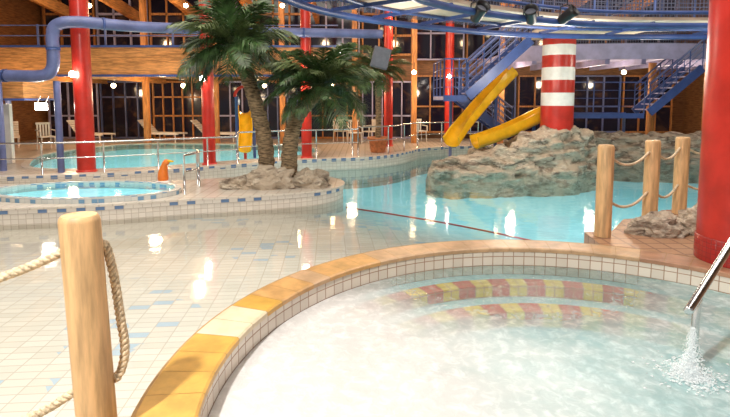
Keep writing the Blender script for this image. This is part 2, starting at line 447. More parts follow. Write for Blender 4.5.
def offset(path,d,closed=True):
    out=[];n=len(path)
    for i in range(n):
        a=Vector(path[i-1]) if (closed or i>0) else Vector(path[i]); c=Vector(path[(i+1)%n]) if (closed or i<n-1) else Vector(path[i])
        t=(c-a).normalized(); nn=Vector((-t.y,t.x)); p=Vector(path[i])+nn*d; out.append((p.x,p.y))
    return out
dl2=[q for q in dl if abs(q[0])<13.7]
cp=empty('pool_coping',(0,0,0),'pale tiled coping with blue mosaic band along the far pool edge','pool edge')
b=B(); 
inn=offset(dl2,-.02,False); ou=offset(dl2,.28,False)
b.prism(inn+ou[::-1],-.1,-.03); part(b.obj('coping_slab',WW),cp)
b=B(); b.wall(offset(dl2,-.03,False),-.36,-.12); part(b.obj('wall_tiles',WW),cp)
b=B(); b.wall(offset(dl2,-.035,False),-.115,-.03); part(b.obj('mosaic_band',BW),cp,'blue and white mosaic band')
fp=empty('swimming_pool',(0,0,0),'large bright turquoise pool behind the red columns','swimming pool')
b=B(); b.prism(farpool,-1.2,-.3); part(b.obj('pool_bed',CYAN),fp,'cyan tiled bed with added glow')
b=B(); b.prism(farpool,0,-.105,sides=False,bottom=False); part(b.obj('pool_surface',SMALLW),fp,'calm turquoise water')
b=B(); b.prism(offset(farpool,-.16),-.1,-.08,holes=[offset(farpool,.03)[::-1]]); part(b.obj('pool_rim',WW),fp,'cream tiled rim')
# ------------------------------------------------------------ palm island / basin platform
isl=[(-9.6,7.1),(-8.6,7.2),(-7.2,7.4),(-5.8,7.7),(-4.47,7.97),(-3.19,8.42),(-1.9,8.8),(-.95,9.2),(-.5,9.75),(-.5,10.4),(-.95,11.0),(-1.8,11.2),(-3,10.75),(-4.5,10.2),(-6,9.95),(-9.6,9.8)]
il=[(q.x,q.y) for q in catmull([(a,b_,0) for a,b_ in isl],6)]
island=empty('pool_island',(0,0,0),'low curved island wall tiled in cream with blue mosaic','pool island')
BC=(-5.05,8.95); BRX=1.7
def ov(r,ry,z=None,n=64): return [(r*math.cos(2*pi*k/n),ry*math.sin(2*pi*k/n)) for k in range(n)]
hole=circ(BC,BRX,64,True,.9)
b=B(); b.prism(il,-1.3,-.105,holes=[hole]); part(b.obj('wall_body',WW),island)
b=B(); b.wall(offset(il,-.012),-.175,-.09,True); part(b.obj('mosaic_band',BW),island,'blue and white mosaic band')
SLAB=tile_uv('cream_slab_tile',(.68,.62,.54),(.52,.46,.39),.2,.2)
b=B(); b.prism(offset(il,-.03),-.105,-.07,holes=[hole]); part(b.obj('top_slab',SLAB),island)
bas=empty('paddling_basin',(BC[0],BC[1],-.1),'oval toddler basin with pale tiled lip and turquoise water','paddling pool')
BL=tile_uv('pale_blue_lip_tile',(.6,.61,.58),(.45,.48,.48),.1,.1,(.15,.3,.46),.22)
b=B(); b.prism(ov(BRX-.005,.895),-.25,.12,holes=[ov(BRX-.12,.8)[::-1]]); part(b.obj('lip',BL),bas)
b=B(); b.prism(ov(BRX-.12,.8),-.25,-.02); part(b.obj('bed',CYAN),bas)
b=B(); b.prism(ov(BRX-.115,.805),0,.08,sides=False,bottom=False); part(b.obj('basin_water',SMALLW),bas,'shallow turquoise water')
# ------------------------------------------------------------ rocks
def rock(name,loc,size,seed,label,sub=5,amp=.35,mt=None):
    b=B(); b.sphere((0,0,0),1,sub)
    sv=Vector((seed*3.1,seed*1.7,seed*.9))
    for v in b.bm.verts:
        d=v.co.normalized()
        k=noise.fractal(d*1.6+sv,.9,2.1,6)*amp+ .22*abs(noise.noise(d*4+sv))-.1*noise.voronoi(d*3+sv)[0][0]
        q=d*(1+k); v.co=Vector((q.x*size[0],q.y*size[1],max(-.15*size[2],q.z*size[2])))
    o=b.obj(name,mt or ROCK,False,loc); tag(o,label,'rock'); return autosmooth(o,28)
rock('boulder',(-1.78,9.6,-.06),(.5,.34,.38),3,'pale artificial boulder at the foot of the palms')
rock('boulder',(-1.12,9.75,-.06),(.42,.34,.3),5,'pale artificial boulder at the foot of the palms')
rock('boulder',(-2.4,9.6,-.06),(.34,.28,.2),8,'low pale boulder on the pool island')
rock('boulder',(3.6,6.05,0),(.34,.22,.24),4,'pale rough boulder beside the rope fence')
rock('boulder',(4.2,6.1,0),(.33,.26,.32),9,'pale rough boulder at the base of the red column')
rock('boulder',(4.85,6.4,0),(.4,.33,.26),11,'pale rough boulder at the base of the red column')
def rockridge(name,path,label,depth=1.6,seed=0,mt=None):
    P=catmull([(p[0],p[1],0) for p in path],18); H=catmull([(p[2],0,0) for p in path],18)
    b=B(); rows=[]; nv=60
    for i,(p,hh) in enumerate(zip(P,H)):
        t=(P[min(i+1,len(P)-1)]-P[max(0,i-1)]).normalized(); nn=Vector((-t.y,t.x,0)); h=hh.x
        edge=min(1,min(i,len(P)-1-i)/8+.15)
        row=[]
        for j in range(nv+1):
            a=pi*j/nv; ca=-math.cos(a); sa=max(0.0,math.sin(a))
            cx=(abs(ca)**.6)*(1 if ca>0 else -1); z=(sa**.45)
            q=p+nn*(depth*.5*(1+cx*edge)); zz=-.95+z*(h+.95)*(.5+.5*edge)
            v=Vector((q.x,q.y,zz))
            s_=Vector((seed,seed*2,0))
            d=noise.fractal(v*1.1+s_,.8,2.2,6)*.22+abs(noise.noise(v*3+s_))*.2
            cell=noise.voronoi(Vector((v.x*1.5,v.y*1.5,v.z*3.0))+s_)[0]; d+=(cell[1]-cell[0])*.32
            strata=.08*math.sin(v.z*20+noise.noise(v*1.5)*5)
            outv=(nn*cx+Vector((0,0,z*.6))).normalized()
            row.append(b.bm.verts.new(v+outv*(d*.7+strata*.6)-outv*.12))
        rows.append(row)
    for i in range(len(rows)-1):
        for j in range(nv): b.face([rows[i][j],rows[i+1][j],rows[i+1][j+1],rows[i][j+1]])
    b.face(rows[0][::-1]); b.face(rows[-1])
    o=b.obj(name,mt or ROCK); tag(o,label,'rock'); return autosmooth(o,25)
rockridge('rock_formation',[(1.55,12.7,.0),(2.3,12.6,.18),(3.2,12.7,.27),(4.0,12.75,.5),(4.6,12.9,.82),(5.3,13.0,.92),(6.2,13.6,.8),(6.9,14.1,.4)],'rugged tan artificial rock wall rising from the pool',.9,2)
rockridge('rock_formation',[(6.4,15.3,.35),(7.2,15.3,.6),(8.5,15.2,.6),(10,15.0,.65),(13,14.8,.7)],'rugged brown rock bank below the balcony',1.4,5,ROCKD)
rockridge('rock_formation',[(3.0,14.5,.15),(4.2,14.7,.3),(5.4,15.0,.5),(6.4,15.3,.5)],'rugged tan rock ledge below the yellow slides',.9,9,ROCK)
# ------------------------------------------------------------ rope posts
def post(loc,h,lean,label,r=.093):
    e=empty('rope_post',loc,label,'fence post','turned wooden rope posts')
    b=B(); L=Vector(lean)
    prof=[(r,0),(r*1.0,h*.5),(r,h-.03),(r*.95,h-.012),(r*.85,h),(0,h+.003)]
    b.lathe(prof,seg=28)
    for v in b.bm.verts: v.co+=L*(v.co.z/h)
    part(autosmooth(b.obj('shaft',PINE,True),35),e); return e
post((-1.30,2.33,-.42),1.52,(-.055,0,0),'round pale pine post with rope threaded through, beside the whirlpool rim',.09)
post((-3.1,2.1,-.42),1.52,(0,0,0),'round pale pine post carrying rope beside the beach pool')
for (x,y),l in zip([(2.86,5.90),(3.79,6.55),(4.53,7.1)],['round pine rope post at the tiled whirlpool deck edge','round pine rope post behind the small boulders','round pine rope post close to the thick red column']):
    post((x,y,0),1.1,(0,0,0),l)
def rope(pts,label,r=.017,grp='manila fence ropes',n=10):
    P=catmull(pts,n)
    D=[0]
    for i in range(1,len(P)): D.append(D[-1]+(P[i]-P[i-1]).length)
    L=D[-1]; N=max(20,int(L/.009)); Q=[];j=0
    for i in range(N+1):
        d=L*i/N
        while j<len(D)-2 and D[j+1]<d: j+=1
        t=(d-D[j])/max(1e-9,D[j+1]-D[j]); Q.append(P[j].lerp(P[j+1],t))
    b=B(); o0=Vector(pts[0])
    up=Vector((.1,.2,1)).normalized(); F=[]
    for i in range(N+1):
        t=(Q[min(i+1,N)]-Q[max(0,i-1)]).normalized(); up=(up-t*up.dot(t)).normalized(); F.append((up.copy(),t.cross(up)))
    for k in range(3):
        pp=[]
        for i in range(N+1):
            a=2*pi*(L*i/N)/.085+k*2*pi/3
            pp.append(Q[i]+r*.52*(F[i][0]*math.cos(a)+F[i][1]*math.sin(a))-o0)
        b.tube(pp,r*.58,6)
    o=b.obj('rope',ROPEM,True,o0,weld=False); tag(o,label,'rope',grp); return o
rope([(-1.42,2.32,.93),(-1.64,2.25,.84),(-2.0,2.2,.74),(-2.5,2.15,.72),(-3.0,2.1,.85)],'thick twisted manila rope slung from the near pine post',.021)
rope([(-1.38,2.32,.25),(-1.6,2.27,.13),(-2.0,2.2,0.02),(-2.5,2.15,.0),(-3.0,2.1,.12)],'lower twisted manila rope sagging from the near pine post',.021)
rope([(-1.285,2.37,.95),(-1.27,2.40,.92),(-1.245,2.41,.78),(-1.225,2.42,.55),(-1.21,2.42,.40),(-1.22,2.40,.30),(-1.24,2.36,.26)],'short loop of twisted rope hanging beside the pine post',.022)
def sag(a,b_,z,s): 
    a=Vector((a[0],a[1],z));c=Vector((b_[0],b_[1],z)); m_=(a+c)/2; q1=a.lerp(c,.25);q2=a.lerp(c,.75)
    return [a,q1-Vector((0,0,s*.75)),m_-Vector((0,0,s)),q2-Vector((0,0,s*.75)),c]
PP=[(2.86,5.90),(3.79,6.55),(4.53,7.1)]
for i in range(2):
    a=Vector(PP[i]);c=Vector(PP[i+1]);d=(c-a).normalized()*.085
    for z in (.95,.42): rope(sag(a+d,c-d,z,.13),'manila rope sagging between two pine posts',.017)
for z in (.95,.42): rope(sag((4.6,7.15),(5.9,8.0),z,.15),'manila rope running on behind the red column')
# ------------------------------------------------------------ red columns
DRED=tile_uv('dark_red_mosaic',(.36,.025,.02),(.2,.02,.02),.05,.05)
def column(x,y,r,z0,z1,lamp=None,label='slim red painted steel column on the pool deck',tiled=False):
    e=empty('support_column',(x,y,z0),label,'column')
    b=B(); b.lathe([(r,0),(r,z1-z0)],seg=48); part(b.obj('shaft',RED,True),e)
    if tiled:
        b=B(); b.lathe([(r+.012,0),(r+.012,.24),(r,.25)],seg=64); part(b.obj('tiled_base',DRED,True),e,'dark red mosaic base')
    else:
        b=B(); b.lathe([(r+.03,0),(r+.03,.05),(r,.06)],seg=36); part(b.obj('base_collar',RED,True),e)
    if lamp:
        a=math.radians(-100); lx,ly=(r+.1)*math.cos(a),(r+.1)*math.sin(a)
        b=B(); b.beam((0,-r*.8,lamp-z0),(lx,ly,lamp-z0),.04,.04); part(b.obj('lamp_bracket',WHITE),e)
        b=B(); b.sphere((lx,ly,lamp-z0+.0),.075,3); part(b.obj('lamp_globe',LAMP,True),e,'glowing white globe')
    return e
column(3.83,5.0,.38,0,7.9,label='massive glossy red column beside the whirlpool',tiled=True)
column(-6.65,11.85,.2,-.1,7.9,2.2)
column(-4.1,13.1,.16,-.1,7.9,2.15)
column(-1.71,14.6,.15,-.1,7.9,2.7)
column(.85,18.3,.16,-.1,7.9)
column(3.35,20,.17,-.1,7.9,2.5)
for i,(x,y) in enumerate([(-8.75,12.0),(-10.6,14.9),(-7.2,11.75)]):
    e=empty('support_column',(x,y,-.1),'slim slate blue steel column under the gallery','column'); b=B(); b.lathe([(.075,0),(.075,2.15)],seg=20); part(b.obj('shaft',LBLUE,True),e)
sp_=empty('striped_pillar',(5.27,13.75,.3),'red and white banded pillar standing in the rocks','pillar')
bands=[(.0,1.15,RED),(1.15,1.5,WHITE),(1.5,1.84,RED),(1.84,2.18,WHITE),(2.18,2.5,RED),(2.5,2.78,WHITE),(2.78,3.0,RED)]
for z0,z1,mt in bands:
    b=B(); b.lathe([(.43,z0),(.43,z1)],seg=40); part(b.obj('band',mt,True),sp_,'red band' if mt is RED else 'white band')
b=B(); b.lathe([(.43,2.95),(.48,2.95),(.48,3.0),(.43,3.0)],seg=40); part(b.obj('collar',BLUE,True),sp_,'blue collar')
# ------------------------------------------------------------ palms
def frondmesh(L,droop,seed,wid=.36):
    rnd=random.Random(seed); b=B()
    def rp(t): return Vector((L*(t-.12*t*t),0,L*(.42*t-droop*t*t)))
    N=16; pts=[rp(i/N) for i in range(N+1)]
    b.tube(pts,[.018*(1-.85*i/N)+.002 for i in range(N+1)],5)
    n=54
    for i in range(n):
        t=.12+.88*i/(n-1); p=rp(t); tg=(rp(min(1,t+.01))-rp(t-.01)).normalized()
        ll=L*wid*(math.sin(pi*min(1,(t*.85+.12)))**.7)*rnd.uniform(.8,1.15)
        for sd in (1,-1):
            side=Vector((0,sd,0)); d=(side*.8+tg*.8+Vector((0,0,rnd.uniform(-.3,.2)))).normalized()
            mid=p+d*ll*.55; end=p+d*ll*1.0+Vector((0,0,-ll*rnd.uniform(.2,.38)))
            w=tg*.014*(L/1.2)
            a=b.bm.verts.new(p-w*.6);a2=b.bm.verts.new(p+w*.6);m1=b.bm.verts.new(mid-w);m2=b.bm.verts.new(mid+w);e_=b.bm.verts.new(end)
            b.face([a,a2,m2,m1]); b.face([m1,m2,e_])
    return b
def palm(base,tr,L,nf,label,seed,r0=.165,r1=.13,name='palm_tree',dr=(.42,.78)):
    rnd=random.Random(seed)
    e=empty(name,base,label,'palm tree')
    P=catmull(tr,10); b=B(); N=len(P)
    R=[(r0+(r1-r0)*i/(N-1))*(1+.07*math.sin(i*2.4)) for i in range(N)]
    b.tube(P,R,16)
    for v in b.bm.verts: v.co+=.012*noise.noise_vector(v.co*25)
    part(b.obj('trunk',TRUNK,True),e,'fibrous brown trunk')
    top=P[-1]; b=B()
    for k in range(16):
        a=k*2.4; h=-.02*k; d=Vector((math.cos(a),math.sin(a),.9)).normalized()
        b.tube([top+Vector((0,0,h-.05)),top+Vector((0,0,h))+d*.16],[.035,.012],5)
    part(b.obj('leaf_boots',TRUNK),e)
    protos=[]
    for k in range(4):
        dd=dr[0]+(dr[1]-dr[0])*k/3
        o=frondmesh(L,dd,seed*10+k).obj('frond',LEAF if k in(0,2,3) else LEAF2); protos.append(o.data); bpy.data.objects.remove(o)
    for k in range(nf):
        f=k/nf; az=k*2.39996+rnd.uniform(-.2,.2)
        o=bpy.data.objects.new('frond',protos[min(3,int(f*4))]); COL.objects.link(o); o.parent=e
        o.location=top+Vector((0,0,.04-.1*f)); el=-(.9-1.2*f)+rnd.uniform(-.15,.15)
        o.rotation_euler=(rnd.uniform(-.3,.3),el,az); s_=rnd.uniform(.8,1.12); o.scale=(s_,s_,s_)
    return e
palm((-1.98,10.0,.1),[(0,0,-.1),(-.02,0,.6),(-.16,0,1.3),(-.4,0,2.1),(-.6,0,2.5)],1.45,34,'tall palm with curved fibrous trunk on the rock island',1)
palm((-1.48,9.75,.1),[(0,0,-.1),(0,0,.5),(.12,0,1.1),(.4,.0,1.5),(.66,0,1.75)],1.25,34,'shorter leaning palm with drooping fronds on the rock island',2)
pp=palm((.42,16.2,-.1),[(0,0,.4),(.02,0,1.2),(.0,0,2.0),(.03,0,2.6)],1.1,26,'slender palm in a terracotta pot on the pool deck',3,.1,.08,name='potted_palm',dr=(.45,.8))
b=B(); b.lathe([(0,0),(.22,0),(.24,.03),(.31,.42),(.35,.44),(.35,.5),(.3,.5),(.28,.44)],seg=28); part(b.obj('pot',TERRA,True),pp,'terracotta pot')
b=B(); b.lathe([(.285,.44),(.1,.46),(0,.47)],seg=24); part(b.obj('soil',SOIL,True),pp)
# ------------------------------------------------------------ building shell
b=B(); b.box((0,22.1,3.9),(28.6,.2,8.2)); o=b.obj('wall_back',WALLM); struct(o)
b=B(); b.box((-14.1,10,3.9),(.2,24,8.2)); o=b.obj('wall_left',WALLM); struct(o)
b=B(); b.box((14.1,10,3.9),(.2,24,8.2)); o=b.obj('wall_right',WALLM); struct(o)
b=B(); b.box((0,10,8.05),(28.6,24.4,.2)); o=b.obj('ceiling',DWOOD); struct(o)
wi=1
def window(x0,x1,z0,z1,y,fm,nm,hb=(),mw=.05):
    global wi
    b=B(); b.box(((x0+x1)/2,y+.03,(z0+z1)/2),(x1-x0,.03,z1-z0)); o=b.obj('window_%d'%wi,NIGHT); struct(o); wi+=1
    b=B()
    for k in range(nm+1):
        x=x0+(x1-x0)*k/nm; b.box((x,y-.02,(z0+z1)/2),(mw,.09,z1-z0))
    for z in (z0,z1,*hb): b.box(((x0+x1)/2,y-.025,z),(x1-x0,.08,mw*1.3))
    f=b.obj('window_frame',fm); f.parent=o; return o
x=-13.6
k=0
while x<2:
    window(x,x+2.1,-.05,2.35,21.6,[LAV,LBLUE,WOODV][k%3],5-(k%2),[(.9,),(1.7,),(.9,1.7)][k%3]); window(x,x+2.1,3.5,6.3,21.6,[WOODV,LAV][k%2],3,(4.3,5.2),.07); x+=2.25; k+=1
x=2.1
while x<12.5:
    window(x,x+2.1,.2,2.6,21.6,[LBLUE,WOODV][k%2],3,(1.3,)); window(x,x+2.1,3.3,6.3,21.6,[WOODV,LAV][k%2],3,(4.4,)); x+=2.25; k+=1
ga=empty('gallery',(-6,15.5,2.3),'upper wooden gallery with panelled orange front over the window wall','gallery')
b=B(); b.box((-1.3,2.9,.28),(13,6.6,.2)); part(b.obj('gallery_floor',WOOD),ga,'orange timber soffit')
b=B(); b.box((-1.3,-.46,.45),(13.1,.12,.8)); part(b.obj('fascia',WOOD),ga,'orange larch fascia board')
for z in (.02,.88):
    b=B(); b.box((-1.3,-.5,z),(13.1,.14,.06)); part(b.obj('fascia_trim',BLUE),ga,'dark blue trim strip')
for i in range(7):
    b=B(); b.box((-7.7+i*2.0,-.45,1.22),(.05,.04,.62)); part(b.obj('rail_post',LBLUE),ga)
for z in (1.2,1.5):
    b=B(); b.beam((-7.8,-.45,z),(5.2,-.45,z),.03,.03); part(b.obj('rail_bar',LBLUE),ga)
for i in range(6):
    b=B(); b.box((-7.6+i*2.5,2.9,.08),(.14,6.4,.22)); part(b.obj('joist',WOOD),ga,'orange timber joist')
for i,x in enumerate([-12,-9.5,-7,-4.5,-2,.5,3.0,5.5,8,10.5]):
    b=B(); b.beam((x,8,6.7),(x,21.4,5.0),.16,.45); o=b.obj('roof_beam',WOOD); tag(o,'sloping orange glulam roof beam','beam','orange roof beams')
for i,(x,y) in enumerate([(-11,19.5),(-8.5,19.5),(-5.8,19.5),(-3.2,19.5),(-.4,19.5),(1.9,19.5),(5.2,19.2),(7.8,19.2)]):
    b=B(); b.box((0,0,3.2),(.2,.2,6.4)); o=b.obj('timber_post',WOODV,False,(x,y,-.1)); tag(o,'square orange timber post by the window wall','post','timber posts')
e=empty('wooden_canopy',(-9.2,12.9,1.6),'low orange timber canopy box over the changing-room entrance','canopy')
b=B(); b.box((-1.2,0,.35),(4.2,1.4,.6)); part(b.obj('box_body',WOOD),e)
b=B(); b.box((-1.2,-.0,.02),(4.3,1.5,.05)); part(b.obj('lower_trim',BLUE),e)
e=empty('hanging_sign_lamp',(-7.75,12.0,1.35),'small glowing white light box hanging below the timber canopy','lamp')
b=B(); b.box((0,0,.1),(.26,.08,.16),None,.01); part(b.obj('light_box',LAMP),e,'glowing white panel')
for dx in (-.1,.1):
    b=B(); b.tube([(dx,0,.18),(dx,.15,.35)],.008,6); part(b.obj('hanger',STEEL),e)
b=B(); b.box((-10.3,13.5,.7),(1.5,.12,1.6)); o=b.obj('wall_left',WHITE); struct(o)
e=empty('ventilation_duct',(-7,11.2,2.2),'thick blue ventilation duct bending up along the gallery','duct')
of=Vector((-7,11.2,2.2)); dp=catmull([(-9.5,11.2,2.15),(-8,11.2,2.15),(-7.2,11.2,2.15),(-6.95,11.2,2.3),(-6.9,11.2,2.65),(-6.9,11.2,3.0),(-6.8,11.2,3.25),(-6.4,11.3,3.34),(-5.5,12,3.34),(-4.6,12.8,3.4),(-2.5,14.2,3.5),(.5,14.7,3.5)],8)
b=B(); b.tube([q-of for q in dp],.13,18); part(b.obj('pipe',LBLUE,True),e)
for k in (8,34,60,72,82):
    if k<len(dp)-1:
        d=(dp[k+1]-dp[k]).normalized()*.03
        b=B(); b.tube([dp[k]-d-of,dp[k]+d-of],.145,18); part(b.obj('joint_collar',BLUE,True),e)
# ------------------------------------------------------------ footbridge
far=[(-1.6,5.6),(-1.24,6.9),(-.55,8.4),(1.1,9.95),(3.9,11.35),(7.5,11.6),(13.5,11.2)]
F=[(q.x,q.y) for q in catmull([(a,c,0) for a,c in far],8)]
N2=offset(F,-1.75,False)
e=empty('footbridge',(3,9.5,3.0),'curved elevated footbridge with blue tubular frame and tan soffit','bridge')
def lerpath(f): return [((1-f)*a[0]+f*c[0]-3,(1-f)*a[1]+f*c[1]-9.5) for a,c in zip(F,N2)]
m,nt,out=newmat('dark_mesh_grating'); s=sep(nt,pos(nt))
mask,h,fa,fb=tilenodes(nt,s[0],s[1],.11,.11,.16)
pb=principled(nt,None,(.07,.07,.11),.5)
tr=nt.nodes.new('ShaderNodeBsdfTransparent'); mx=nt.nodes.new('ShaderNodeMixShader'); nt.links.new(mth(nt,'MULTIPLY',mask,.7),mx.inputs[0]); nt.links.new(pb,mx.inputs[1]); nt.links.new(tr.outputs[0],mx.inputs[2]); nt.links.new(mx.outputs[0],out.inputs[0]); GRATE=m
C1=lerpath(.03); C2=lerpath(.38); C3=lerpath(.97)
b=B(); b.prism(C1+C2[::-1],0,.16,sides=False,bottom=False); part(b.obj('grating',GRATE),e,'dark fine mesh grating')
b=B(); b.prism(C2+C3[::-1],.16,.22); part(b.obj('walkway',TAN),e,'cream walkway underside panel')
for pth,nm_ in ((F,'edge_tube'),(N2,'edge_tube')):
    b=B(); b.tube([(x-3,y-9.5,.05) for x,y in pth],.06,12); part(b.obj(nm_,BLUE,True),e,'blue edge tube')
    b=B(); b.tube([(x-3,y-9.5,.3) for x,y in pth],.035,12); part(b.obj(nm_,BLUE,True),e)
for fr_ in (.38,):
    pth=[(x,y,.12) for x,y in lerpath(fr_)]
    b=B(); b.tube(pth,.03,8); part(b.obj('stringer',BLUE,True),e)
for i in range(0,len(F),4):
    b=B(); b.beam((F[i][0]-3,F[i][1]-9.5,.1),(N2[i][0]-3,N2[i][1]-9.5,.1),.04,.06); part(b.obj('cross_beam',BLUE),e)
m,nt,out=newmat('railing_mesh'); s=sep(nt,uvco(nt))
mask,h,fa,fb=tilenodes(nt,s[0],s[1],.08,.08,.12)
pb=principled(nt,None,(.12,.13,.2),.5)
tr=nt.nodes.new('ShaderNodeBsdfTransparent'); mx=nt.nodes.new('ShaderNodeMixShader'); nt.links.new(mth(nt,'MULTIPLY',mask,.9),mx.inputs[0]); nt.links.new(pb,mx.inputs[1]); nt.links.new(tr.outputs[0],mx.inputs[2]); nt.links.new(mx.outputs[0],out.inputs[0]); RMESH=m
for pth in (F,N2):
    b=B(); b.wall([(x-3,y-9.5) for x,y in pth],.33,1.25); part(b.obj('mesh_railing',RMESH,True),e,'fine wire mesh railing')
    b=B(); b.tube([(x-3,y-9.5,1.28) for x,y in pth],.03,10); part(b.obj('handrail',BLUE,True),e)
    for i in range(0,len(pth),4):
        b=B(); b.tube([(pth[i][0]-3,pth[i][1]-9.5,.3),(pth[i][0]-3,pth[i][1]-9.5,1.28)],.022,8); part(b.obj('rail_post',BLUE,True),e)
def spot(loc,rot):
    e=empty('stage_spotlight',loc,'black stage spotlight clamped to the footbridge edge','spotlight','stage spotlights')
    Rm=Matrix.Rotation(rot,3,'Z')@Matrix.Rotation(math.radians(55),3,'X')
    b=B(); b.lathe([(0,-.16),(.07,-.16),(.09,-.12),(.1,.1),(.125,.18),(.115,.18),(.09,.1)],seg=20)
    for v in b.bm.verts: v.co=Rm@v.co+Vector((0,0,-.22))
    part(b.obj('housing',BLACK,True),e)
    b=B(); b.lathe([(0,.1),(.088,.1)],seg=20)
    for v in b.bm.verts: v.co=Rm@v.co+Vector((0,0,-.22))
    part(b.obj('lens',GREY,True),e)
    b=B(); b.tube([(0,0,.05),(0,0,-.02),(-.12,0,-.06),(-.13,0,-.22)],.012,6); b.tube([(0,0,-.02),(.12,0,-.06),(.13,0,-.22)],.012,6); part(b.obj('yoke',BLACK,True),e)
spot((1.85,8.3,3.25),.3); spot((2.9,8.9,3.3),-.4); spot((3.65,9.2,3.35),.8)
e=empty('loudspeaker',(.55,14.6,3.15),'small grey loudspeaker hanging from the blue duct','loudspeaker')
b=B(); b.box((-.1,-.1,-.35),(.5,.25,.6),Matrix.Rotation(.25,3,'Y'),.03); part(b.obj('cabinet',GREY),e)
b=B(); b.box((-.1,-.235,-.35),(.42,.02,.52),Matrix.Rotation(.25,3,'Y')); part(b.obj('grille',GREY),e)
b=B(); b.beam((0,0,-.1),(-.1,.08,.22),.04,.04); part(b.obj('bracket',BLACK),e)
# ------------------------------------------------------------ stairs
def stairs(a,b_,w,n,label,mt=BLUE,name='staircase'):
    a=Vector(a);b_=Vector(b_); e=empty(name,b_,label,'stairs'); d=a-b_; h=Vector((d.x,d.y,0)).normalized(); s_=Vector((-h.y,h.x,0))
    for sg in (-1,1):
        q=B(); q.beam(s_*sg*w/2,d+s_*sg*w/2,.06,.26); part(q.obj('stringer',mt),e)
        for zz,rr in ((.9,.03),(.72,.014),(.54,.014),(.36,.014)):
            q=B(); q.tube([s_*sg*w/2+Vector((0,0,zz)),d+s_*sg*w/2+Vector((0,0,zz))],rr,8); part(q.obj('handrail' if zz>.8 else 'rail_bar',LBLUE,True),e)
        for k in range(5):
            p=d*(k/4)+s_*sg*w/2; q=B(); q.tube([p,p+Vector((0,0,.9))],.018,8); part(q.obj('baluster',mt,True),e)
    for k in range(n):
        p=d*((k+.5)/n); q=B(); q.box(p,(d.xy.length/n*1.0 if abs(h.x)>.5 else w, w if abs(h.x)>.5 else d.xy.length/n,.04)); part(q.obj('tread',LAV),e)
    return e
stairs((4.4,13.9,3.2),(2.75,13.9,1.7),.9,9,'steep blue steel staircase with tubular railings down from the bridge')
stairs((2.9,15.7,1.65),(4.5,15.7,.45),.8,8,'lower blue steel staircase flight under the bridge')
stairs((10.6,16.3,2.6),(9.0,16.3,1.2),.9,8,'blue steel staircase down to the rock balcony')
def platform(c,d,label,rails,legs,zb=-.6,fm=LAV,th=.1):
    e=empty('stair_landing',c,label,'platform')
    q=B(); q.box((0,0,-th/2),(d[0],d[1],th)); part(q.obj('platform_floor',fm),e)
    for sx in (-1,1): q=B(); q.beam((-d[0]/2*1,sx*d[1]/2,-.05),(d[0]/2,sx*d[1]/2,-.05),.05,.16); part(q.obj('edge_beam',BLUE),e)
    for (x0,y0,x1,y1) in rails:
        for z in (1.0,.75,.5,.25):
            q=B(); q.beam((x0,y0,z),(x1,y1,z),.018 if z<1 else .035,.018 if z<1 else .035)
            part(q.obj('rail_bar',BLUE),e)
        for k in range(4):
            x=x0+(x1-x0)*k/3; y=y0+(y1-y0)*k/3; q=B(); q.tube([(x,y,0),(x,y,1.0)],.02,8); part(q.obj('rail_post',BLUE,True),e)
    for (x,y) in legs:
        q=B(); q.tube([(x,y,zb-c[2]),(x,y,-.05)],.05,12); part(q.obj('leg',LBLUE,True),e)
    return e
platform((2.42,14.5,1.7),(.62,2.0),'blue steel stair landing with horizontal railings',[(-.3,-1,-.3,1),(-.3,-1,.3,-1)],[(.2,.8)],-.85)
platform((5.7,13.05,3.44),(2.5,2.7),'cream landing slab joining the bridge to the staircase',[(1.2,-1.2,1.2,1.3),(-1.2,1.3,1.2,1.3)],[],fm=TAN,th=.14)
platform((7.6,16.35,1.15),(2.4,1.1),'rock-side balcony with mesh railing and blue frame',[(-1.2,-.55,1.2,-.55),(-1.2,-.55,-1.2,.55)],[(-1.1,.45),(1.1,.45)],-.85)
# curved lilac balcony
e=empty('gallery',(9,16.9,3.1),'pale lilac curved balcony above the rock bank','gallery')
cv=[(q.x,q.y) for q in catmull([(-4.2,1.2,0),(-3.4,.1,0),(-1.8,-.5,0),(.3,-.7,0),(2.5,-.5,0),(4.6,.1,0)],6)]
b=B(); b.prism(cv+[(4.6,4.5),(-4.2,4.5)],-.08,.1); part(b.obj('gallery_floor',LAV),e)
b=B(); b.wall(offset(cv,-.04,False),-.2,.3); b.wall(offset(cv,.04,False),-.2,.3); part(b.obj('fascia',LAV,True),e,'curved lilac fascia')
for k in range(7):
    b=B(); b.box((-3.2+k*1.25,2.4,-.18),(.16,4.0,.22)); part(b.obj('joist',LAV),e)
b=B(); b.wall(cv,.3,1.2); part(b.obj('mesh_panel',RMESH,True),e,'fine mesh railing panel')
b=B(); b.tube([(x,y,1.25) for x,y in cv],.035,8); part(b.obj('rail_bar',BLUE,True),e)
for x,y in ((6.3,17.6),(10.2,17.9),(12,17.6)):
    b=B(); b.lathe([(.13,0),(.13,3.1)],seg=20); o=b.obj('timber_post',WOODV,True,(x,y,-.2)); tag(o,'round orange timber post under the lavender gallery','post','timber posts')
